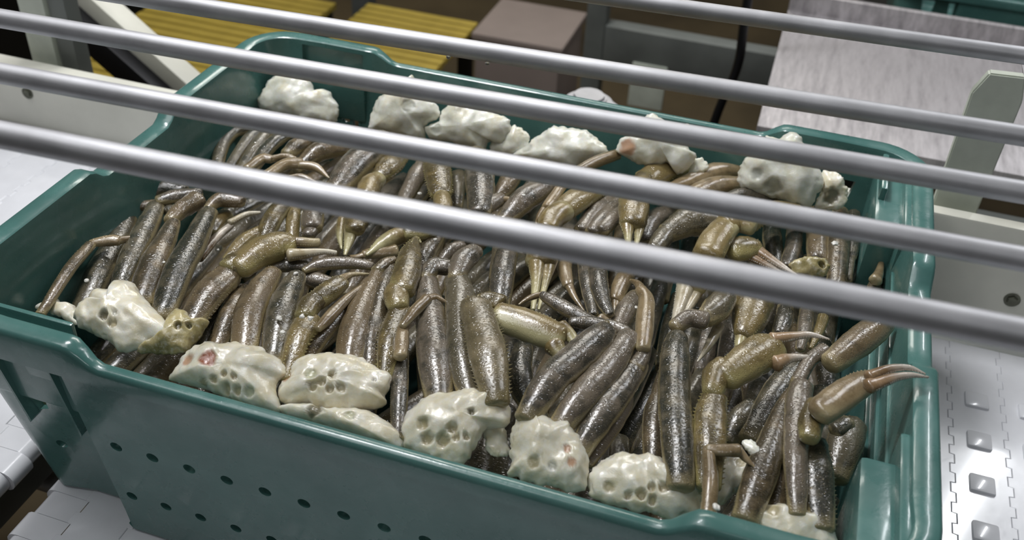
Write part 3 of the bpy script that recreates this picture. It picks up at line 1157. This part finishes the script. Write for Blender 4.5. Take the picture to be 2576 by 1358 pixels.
s|merus|.172|d|362,497,34 405,474,46 466,482,34
L
s|merus|.180|y|658,602,41 684,554,48 714,513,41
s|carpus|.176|y|570,653,22 610,609,37 655,580,29
L
s|merus|.176|y|734,591,33 737,558,33 741,521,29
L
s|merus|.184|g|791,510,48 787,543,52 785,576,48
s|carpus|.182|g|787,572,41 776,594,33
L
s|merus|.178|b|1055,671,46 1074,633,46 1097,594,42
L
s|merus|.174|g|1105,652,23 1136,629,34 1166,617,27
'''
GROUPS = {'front': 'crab sections laid along the front wall of the tote', 'back': 'crab sections laid along the back wall of the tote', 'mid': 'loose crab sections inside the tote'}


def build_crab():
    clusters = []
    for ln in TABLE.strip().split('\n'):
        t = ln.split('|')
        if t[0] == 'C':
            clusters.append([t[1], t[2], [], []])
        elif t[0] == 'W':
            out = [tuple(map(int, p.split(','))) for p in t[4].split()]
            dots = []
            for d in t[5].split():
                q = d.split(',')
                dots.append((int(q[0]), int(q[1]), int(q[2]), float(q[3]), q[4]))
            clusters[-1][2].append((float(t[1]), float(t[2]), t[3], out, dots))
        elif t[0] in ('L', 'K'):
            clusters[-1][3].append((t[0], []))
        elif t[0] == 's':
            clusters[-1][3][-1][1].append((t[1], float(t[2]), t[3], [tuple(map(int, p.split(','))) for p in t[4].split()]))
    for (g, label, ws, legs) in clusters:
        if ws:
            z, _, _, out, _ = ws[0]
            o = at_z(sum(p[0] for p in out) / len(out), sum(p[1] for p in out) / len(out), z)
        else:
            s = legs[0][1][0]
            o = at_z(s[3][0][0], s[3][0][1], s[1])
        root = tag(empty('crab_leg_cluster', o), label, 'crab leg cluster', GROUPS[g])
        for w in ws:
            shoulder(w[0], w[1], w[2], w[3], w[4], o, root)
        for (k, segs) in legs:
            lname = 'leg' if k == 'L' else 'claw_arm'
            if len(segs) == 1:
                s = segs[0]
                limb(s[0], s[2], s[1] + ZADD, s[3], o, root, lname)
            else:
                e = empty(lname, (0, 0, 0), root)
                for s in segs:
                    limb(s[0], s[2], s[1] + ZADD, s[3], o, e, NAMES[s[0]])


ZADD = 0.0
build_crab()

# deeper layer of legs seen dark through the gaps
rnd = random.Random(5)


def topx(p, w):
    q = RM.transposed() @ (p - CAM)
    return (1288 + F_PX * q.x / -q.z, 679 - F_PX * q.y / -q.z, w / -q.z * F_PX)


for row, (yc, zc) in enumerate(((-.17, .108), (-.05, .106), (.06, .106), (.17, .106))):
    for i in range(7):
        x0 = -.285 + i * .095
        o = Vector((x0, yc, zc))
        root = tag(empty('crab_leg_cluster', o), 'crab leg cluster buried in the dark lower layer of the tote', 'crab leg cluster', 'crab sections buried in the lower layer')
        lean = rnd.uniform(-.35, .35)
        for k in range(5):
            xx = x0 + (k - 2) * .0195 + rnd.uniform(-.003, .003)
            zz = zc + rnd.uniform(-.010, .010)
            P = [Vector((xx + lean * t + rnd.uniform(-.003, .003), yc + t, zz + rnd.uniform(-.004, .004))) for t in (-.062, 0, .062)]
            P = [Vector((min(.338, max(-.338, p.x)), p.y, p.z)) for p in P]
            limb('merus', rnd.choice('ddbgd'), None, [topx(P[0], .016) + (P[0].z,), topx(P[1], .023) + (P[1].z,), topx(P[2], .017) + (P[2].z,)], o, root, 'leg')

# small flecks of fat and scraps lying on the legs
FL = [(217, 705, .197, 6), (703, 800, .206, 8), (710, 836, .206, 6), (760, 795, .212, 7), (780, 800, .212, 8), (548, 628, .17, 5), (744, 687, .203, 6),
      (1802, 1276, .222, 10), (1600, 773, .205, 5), (413, 659, .196, 4), (1318, 491, .206, 5), (1095, 602, .2, 5), (2100, 612, .19, 8), (1056, 486, .186, 5)]
FLW = ['white fat fleck on the second dark leg from the left end wall', 'larger white fleck on a dark leg above the stained shoulder',
       'round white fleck on the same dark leg, nearer the stained shoulder', 'white crumb on the knee of the olive claw arm, its left one',
       'white crumb on the knee of the olive claw arm, its right one', 'faint fleck in the dark gap beside the toothed white claw finger',
       'white speck at the tip of the dark leg above the stained shoulder', 'biggest round white fleck on the thin tan leg behind the front rim',
       'pale drop-like fleck on the grey-green leg left of the bent tan leg', 'tiny fleck on the brown leg beside the longest dark leg',
       'tiny fleck on the broad grey leg between the two nearest bars, right of centre', 'small fleck just under the nearest bar near the middle',
       'white fleck on an upright leg above the torn grey scrap', 'tiny fleck on a dark leg between the two nearest bars, left of centre']
for i, (u, v, z, w) in enumerate(FL):
    p = at_z(u, v, z)
    bm = bmesh.new()
    bmesh.ops.create_icosphere(bm, subdivisions=3, radius=w * depth(p) / F_PX)
    for q in bm.verts:
        q.co *= 1 + .5 * noise.noise(q.co * 400 + Vector((i * 3, 0, 0)))
        q.co.z *= .6
    o = bm_obj('fat_fleck', bm, FAT, None, True, 0)
    o.location = p
    tag(o, FLW[i], 'fat fleck', 'white flecks of fat on the legs')

# torn scrap of tissue among the legs at the back right
scrap = tag(empty('meat_scrap', at_z(2035, 670, .2)), 'grey torn scrap of crab tissue lying on upright legs near the right end', 'meat scrap')
shoulder(.198, 30, 'olive', [(1984, 665), (2008, 652), (2030, 646), (2060, 648), (2082, 656), (2088, 676), (2075, 692), (2040, 696), (2005, 690)], [(2066, 672, 10, .006, 'o')], scrap.location.copy(), scrap)
flake = tag(empty('membrane_flake', at_z(1888, 1125, .2)), 'thin translucent flake of membrane behind the thin orange leg', 'membrane flake')
shoulder(.206, 20, 'clear', [(1866, 1108), (1890, 1106), (1905, 1118), (1912, 1136), (1906, 1150), (1884, 1142), (1872, 1126)], [], flake.location.copy(), flake)

# ------------------------------------------------------------------ conveyors
PITCH = .0555
XE = -.337


def module_mesh(w, y0, y1, pads, knuckle=.0135, ph=0.0):
    """one belt module: plate with interlocking hinge fingers on both long edges"""
    bm = bmesh.new()
    k = .0024
    n = int((y1 - y0) / knuckle)
    top = []
    for i in range(n):
        ya, yb = y0 + i * knuckle, y0 + (i + 1) * knuckle
        xo = w / 2 + (k if i % 2 else -k) - .0002
        top.append((xo, ya + .0004))
        top.append((xo, yb - .0004))
    left = []
    for i in reversed(range(n)):
        ya, yb = y0 + i * knuckle, y0 + (i + 1) * knuckle
        xo = -w / 2 + (k if i % 2 else -k) + .0002
        left.append((xo, yb - .0004))
        left.append((xo, ya + .0004))
    loop = top + left
    a = [bm.verts.new((x, y, 0)) for x, y in loop]
    b = [bm.verts.new((x, y, -.012)) for x, y in loop]
    bm.faces.new(a)
    bm.faces.new(list(reversed(b)))
    m = len(loop)
    for i in range(m):
        bm.faces.new((a[i], b[i], b[(i + 1) % m], a[(i + 1) % m]))
    me = bpy.data.meshes.new('belt_module')
    bmesh.ops.recalc_face_normals(bm, faces=bm.faces)
    es = [e for e in bm.edges if abs(e.verts[0].co.z) < 1e-6 and abs(e.verts[1].co.z) < 1e-6]
    bmesh.ops.bevel(bm, geom=es, offset=.0006, segments=1, affect='EDGES')
    for yp in pads:
        add_box(bm, -.0125, .0125, yp - .0120, yp + .0120, -.006, .0036, .0034)
    bm.to_mesh(me)
    bm.free()
    me.materials.append(BELT)
    me.polygons.foreach_set('use_smooth', [True] * len(me.polygons))
    me.set_sharp_from_angle(angle=R(30))
    return me


def nose_mesh(y0, y1):
    """module wrapped round the end of the conveyor"""
    bm = bmesh.new()
    y, i = y0, 0
    while y < y1 - .01:
        yb = y + .027
        rr = .0125 if i % 2 else .0105
        cx = 0 if i % 2 else .003
        prev = None
        ring0 = []
        for (yy) in (y + .0002, yb - .0002):
            ring = [bm.verts.new((.0365, yy, -.0004))]
            for s in range(9):
                a = R(90 + 180 * s / 8)
                ring.append(bm.verts.new((cx + rr * math.cos(a), yy, -.0125 + .0125 * math.sin(a))))
            ring.append(bm.verts.new((.012, yy, -.025)))
            ring0.append(ring)
        A, B = ring0
        for s in range(len(A) - 1):
            bm.faces.new((A[s], A[s + 1], B[s + 1], B[s]))
        bm.faces.new(A)
        bm.faces.new(list(reversed(B)))
        y = yb
        i += 1
    me = bpy.data.meshes.new('belt_nose')
    bmesh.ops.recalc_face_normals(bm, faces=bm.faces)
    bm.to_mesh(me)
    bm.free()
    me.materials.append(BELT)
    me.polygons.foreach_set('use_smooth', [True] * len(me.polygons))
    me.set_sharp_from_angle(angle=R(40))
    return me


pads = [-.5605 + .0628 * k for k in range(13)]
conv = tag(empty('conveyor', (0, 0, 0)), 'white modular conveyor belt carrying the tote, rows of square pads on its right part', 'conveyor')
mm = module_mesh(PITCH, -.60, .292, pads)
mm_under = module_mesh(PITCH, -.60, .292, [p for p in pads if p < -.29])    # nothing to see below the tote
for k in range(24):
    xc = XE + .0345 + PITCH * (k + .5)
    o = bpy.data.objects.new('belt_module', mm_under if xc < .38 else mm)
    COL.objects.link(o)
    o.parent = conv
    o.location = (xc, 0, 0)
o = bpy.data.objects.new('belt_nose', nose_mesh(-.60, .292))
COL.objects.link(o)
o.parent = conv
o.location = (XE, 0, 0)
bm = bmesh.new()
add_box(bm, XE + .02, XE + .03 + PITCH * 24, -.60, .30, -.10, -.026, .004)
bm_obj('bed_frame', bm, GREY, conv)

conv2 = tag(empty('conveyor', (-.9, 0, 0)), 'second white conveyor belt beyond the gap at the far left', 'conveyor')
mm2 = module_mesh(PITCH, -.60, .292, [])
for k in range(14):
    o = bpy.data.objects.new('belt_module', mm2)
    COL.objects.link(o)
    o.parent = conv2
    o.location = (-.400 - .0345 - PITCH * (k + .5) + .9, 0, 0)
o = bpy.data.objects.new('belt_nose', nose_mesh(-.60, .292))
COL.objects.link(o)
o.parent = conv2
o.location = (-.400 + .9, -.308, 0)
o.rotation_euler = (0, 0, math.pi)
bm = bmesh.new()
add_box(bm, -.43 - PITCH * 14 + .9, -.43 + .9, -.60, .30, -.10, -.026, .004)
bm_obj('bed_frame', bm, GREY, conv2)
# cross shaft in the gap below
sh = tag(empty('shaft', (-.6, -.14, -.15)), 'horizontal steel shaft in the gap below the front left of the tote', 'shaft')
bm = bmesh.new()
add_cyl(bm, (-.5, 0, 0), (.55, -.01, 0), .0125, 28)
bm_obj('rod', bm, STEEL, sh)
bm = bmesh.new()
add_cyl(bm, (.20, -.003, 0), (.27, -.0035, 0), .0175, 28, None, .002)
bm_obj('collar', bm, STEEL, sh)


def board(x0, x1, y0, y1, z1, label, bolts):
    o = tag(empty('guide_board', ((x0 + x1) / 2, y0, 0)), label, 'guide board')
    bm = bmesh.new()
    add_box(bm, -(x1 - x0) / 2, (x1 - x0) / 2, 0, y1 - y0, .002, z1, .003)
    bm_obj('panel', bm, BOARD, o)
    for (bx, bz) in bolts:
        bm = bmesh.new()
        X = bx - (x0 + x1) / 2
        add_cyl(bm, (X, -.0035, bz), (X, .002, bz), .0060, 6, None, .0008)
        add_cyl(bm, (X, -.0012, bz), (X, .002, bz), .0088, 24)
        bm_obj('bolt', bm, BOLT, o)
    return o


board(-1.5, -.06, .299, .330, .096, 'white plastic guide board behind the second conveyor at the left', [(-.790, .060), (-1.15, .060)])
board(.06, 1.5, .299, .316, .160, 'tall white plastic guide board beyond the right end of the tote', [(.524, .069), (.425, .085), (.95, .069)])

# post behind the left board
post = tag(empty('support_post', (-.79, .345, -.9)), 'greenish white upright support post at the top left', 'post')
bm = bmesh.new()
add_box(bm, -.022, .022, 0, .03, 0, 1.5, .003)
bm_obj('channel', bm, OFFW, post)
bm = bmesh.new()
add_box(bm, .024, .052, .006, .035, 0, 1.5, .003)
bm_obj('side_channel', bm, GREY, post)
# bracket behind the right board
br = tag(empty('bracket', (.436, .330, .10)), 'greenish white upright bracket with a slanted top behind the right board', 'bracket')
bm = bmesh.new()
pts = [(-.020, -.2), (-.022, .19), (-.012, .214), (.022, .216), (.028, .19), (.022, -.2)]
a = [bm.verts.new((x, 0, z)) for x, z in pts]
b = [bm.verts.new((x, .012, z)) for x, z in pts]
bm.faces.new(a)
bm.faces.new(list(reversed(b)))
for i in range(6):
    bm.faces.new((a[i], b[i], b[(i + 1) % 6], a[(i + 1) % 6]))
bmesh.ops.bevel(bm, geom=list(bm.edges), offset=.0015, segments=2, affect='EDGES')
bm_obj('plate', bm, OFFW, br)
bm = bmesh.new()
pts = [(.022, .214), (.030, .214), (.115, .02), (.107, .02)]
a = [bm.verts.new((x, .002, z)) for x, z in pts]
b = [bm.verts.new((x, .05, z)) for x, z in pts]
bm.faces.new(a)
bm.faces.new(list(reversed(b)))
for i in range(4):
    bm.faces.new((a[i], b[i], b[(i + 1) % 4], a[(i + 1) % 4]))
bm_obj('brace', bm, SHEET, br)

# steel table
tb = tag(empty('steel_table', (.75, 1.0, -.9)), 'scuffed stainless steel table top at the upper right', 'table')
bm = bmesh.new()
add_box(bm, -.55, .75, -.27, .24, .87, .90, .002)
add_box(bm, -.55, .75, .225, .24, .88, .935, .002)
bm_obj('top', bm, SHEET, tb)
for sx in (-.50, .70):
    for sy in (-.24, .20):
        bm = bmesh.new()
        add_box(bm, sx - .02, sx + .02, sy - .02, sy + .02, 0, .869, .002)
        bm_obj('leg', bm, STEEL, tb)
sf = tag(empty('shelf', (.9, .5, -.06)), 'plain grey shelf strip between the right board and the steel table', 'shelf')
bm = bmesh.new()
add_box(bm, -.50, .6, -.13, .215, -.02, .0, .003)
bm_obj('deck', bm, GREY, sf)
bm = bmesh.new()
add_box(bm, -.46, -.42, .16, .20, -.84, -.02, .003)
add_box(bm, .52, .56, -.1, -.06, -.84, -.02, .003)
bm_obj('support', bm, GREY, sf)

# second tote standing behind the table
t2 = tag(empty('tote', (.78, 1.72, -.215)), 'dark teal tote standing beyond the steel table in the top right corner', 'tote')
s2 = shell.copy()
COL.objects.link(s2)
s2.parent = t2
st_ = tag(empty('stand', (.78, 1.72, -.9)), 'dark stand under the teal tote in the top right corner', 'stand')
bm = bmesh.new()
add_box(bm, -.42, .42, -.26, .26, .64, .684, .004)
bm_obj('top', bm, DARK, st_)
for sx in (-.36, .36):
    for sy in (-.22, .22):
        bm = bmesh.new()
        add_box(bm, sx - .02, sx + .02, sy - .02, sy + .02, 0, .64, .003)
        bm_obj('leg', bm, DARK, st_)

# ------------------------------------------------------------------ blurred background
def box_obj(name, mat, parent, *b, bev=.004):
    bm = bmesh.new()
    add_box(bm, *b, bev)
    return bm_obj(name, bm, mat, parent)


# machine frame
fr = tag(empty('steelwork', (-.25, 1.6, -.9)), 'grey machine frame of square beams beyond the back rim', 'steelwork')
box_obj('upright', GREY, fr, -.03, .02, 0, .05, 0, 1.3)
box_obj('cross_beam', GREY, fr, .02, .575, .0, .05, .545, .640)
box_obj('cross_beam', GREY, fr, -.03, .575, .25, .30, .86, .90)
box_obj('upright', GREY, fr, .525, .575, .0, .05, 0, .90)
box_obj('gusset', OFFW, fr, .10, .19, -.006, .004, .44, .56)
box_obj('gusset', OFFW, fr, .44, .52, -.006, .004, .44, .56)
box_obj('base_plate', DARK, fr, -.05, .59, -.02, .32, 0, .02)
# black cable
bm = bmesh.new()
cps = [Vector(p) for p in ((.127, 1.0, .75), (.128, 1.0, .45), (.133, 1.0, .09), (.138, 1.0, -.03), (.116, 1.0, -.15), (.08, 1.03, -.5), (.06, 1.1, -.885), (.05, 1.14, -1.1))]
prev = None
for i in range(1, len(cps) - 2):
    for k in range(8):
        c = crom(cps[i - 1], cps[i], cps[i + 1], cps[i + 2], k / 8)
        ring = [bm.verts.new(c + Vector((.0085 * math.cos(a * math.pi / 6), .0085 * math.sin(a * math.pi / 6), 0))) for a in range(12)]
        if prev:
            for a in range(12):
                bm.faces.new((prev[a], prev[(a + 1) % 12], ring[(a + 1) % 12], ring[a]))
        prev = ring
co_ = bm_obj('cable', bm, BLACK)
tag(co_, 'thick black cable hanging down left of the steel table', 'cable')
# steel canister
cn = tag(empty('steel_canister', (-.045, .60, -.9)), 'shiny stainless steel canister just behind the middle of the back rim', 'canister')
bm = bmesh.new()
add_cyl(bm, (0, 0, 0), (0, 0, .955), .052, 40, None, .016)
bm_obj('body', bm, STEEL, cn)
bm = bmesh.new()
add_cyl(bm, (.0, 0, .955), (.0, 0, .966), .026, 32, None, .004)
bm_obj('cap', bm, STEEL, cn)
bm = bmesh.new()
add_cyl(bm, (.045, 0, .87), (.075, 0, .87), .017, 20, None, .003)
bm_obj('nozzle', bm, DARK, cn)
# beige box
bx = tag(empty('storage_box', (-.545, 2.02, -.9)), 'beige box with rounded corners standing on the floor beyond the back rim', 'box')
bm = bmesh.new()
add_box(bm, -.135, .135, -.12, .16, 0, .40, .03)
bm_obj('body', bm, BEIGE, bx)
bm = bmesh.new()
add_box(bm, -.141, .141, -.126, .166, .395, .42, .010)
bm_obj('lid', bm, BEIGE, bx)


def mat_grid(x0, x1, y0, y1, z, label, ns):
    o = tag(empty('yellow_grating', ((x0 + x1) / 2, (y0 + y1) / 2, z)), label, 'grating')
    w, h = (x1 - x0) / 2, (y1 - y0) / 2
    bm = bmesh.new()
    add_box(bm, -w, w, -h / ns * .80, h / ns * .80, -.02, 0, .003)
    me = bpy.data.meshes.new('slat')
    bm.to_mesh(me)
    bm.free()
    me.materials.append(YEL)
    for i in range(ns):
        s = bpy.data.objects.new('slat', me)
        COL.objects.link(s)
        s.parent = o
        s.location = (0, -h + 2 * h * (i + .5) / ns, 0)
    bm = bmesh.new()
    nb = int((x1 - x0) / .04)
    for i in range(nb):
        xx = -w + 2 * w * (i + .5) / nb
        add_box(bm, xx - .006, xx + .006, -h, h, -.026, -.008)
    r = bm_obj('cross_ribs', bm, YEL, o)
    r['kind'] = 'stuff'
    for sx in (-1, 1):
        for sy in (-1, 1):
            box_obj('leg', DARK, o, sx * (w - .03) - .02, sx * (w - .03) + .02, sy * (h - .03) - .02, sy * (h - .03) + .02, -.9 - z, -.026)
    return o


mat_grid(-1.66, -1.16, 1.22, 1.98, -.50, 'yellow slatted grating at the top left behind the crossing beams', 18)
mat_grid(-1.07, -.705, 1.42, 2.02, -.50, 'smaller yellow slatted grating right of the larger one', 15)
# diagonal beam
A, B = Vector((-1.02, .6, .155)), Vector((-.66, .6, -.124))
dg_ = tag(empty('diagonal_brace', A), 'pale diagonal square brace crossing the gap at the top left', 'brace')
bm = bmesh.new()
d = (B - A)
q = d.to_track_quat('X', 'Z').to_matrix().to_4x4()
add_box(bm, 0, d.length, -.022, .022, -.022, .022, .003, q)
bm_obj('beam', bm, BOARD, dg_)
bm = bmesh.new()
add_box(bm, 0, d.length, -.052, -.023, -.050, -.006, .002, q)  # black strip stands in for the brace's side in shade
bm_obj('shaded_side', bm, BLACK, dg_)
# dark cabinets in the far left and a leg between the gratings
cb_ = tag(empty('cabinet', (-1.95, 1.9, -.9)), 'black cabinet in the top left corner behind the post', 'cabinet')
box_obj('body', DARK, cb_, -.5, .28, -.2, .3, 0, .95)
box_obj('door', DARK, cb_, -.46, .24, -.212, -.202, .05, .9)
box_obj('handle', STEEL, cb_, .16, .19, -.235, -.213, .4, .55)
pk = tag(empty('machine_stand', (-1.115, 1.75, -.9)), 'dark grey machine leg standing between the two yellow gratings', 'machine stand')
box_obj('column', GREY, pk, -.03, .03, .30, .36, 0, 1.1)
box_obj('foot', GREY, pk, -.05, .05, .26, .40, 0, .02)

# ------------------------------------------------------------------ room
def struct(name, mat, *b):
    o = box_obj(name, mat, None, *b, bev=0)
    o['kind'] = 'structure'
    return o


struct('floor', FLOORM, -5, 5, -3, 6, -1.0, -.9)
struct('wall_back', WALLM, -5, 5, 5.9, 6, -.9, 3.2)
struct('wall_left', WALLM, -5.1, -5, -3, 6, -.9, 3.2)
struct('wall_right', WALLM, 5, 5.1, -3, 6, -.9, 3.2)
struct('wall_front', WALLM, -5, 5, -3.1, -3, -.9, 3.2)
struct('ceiling', WALLM, -5, 5, -3, 6, 3.2, 3.3)
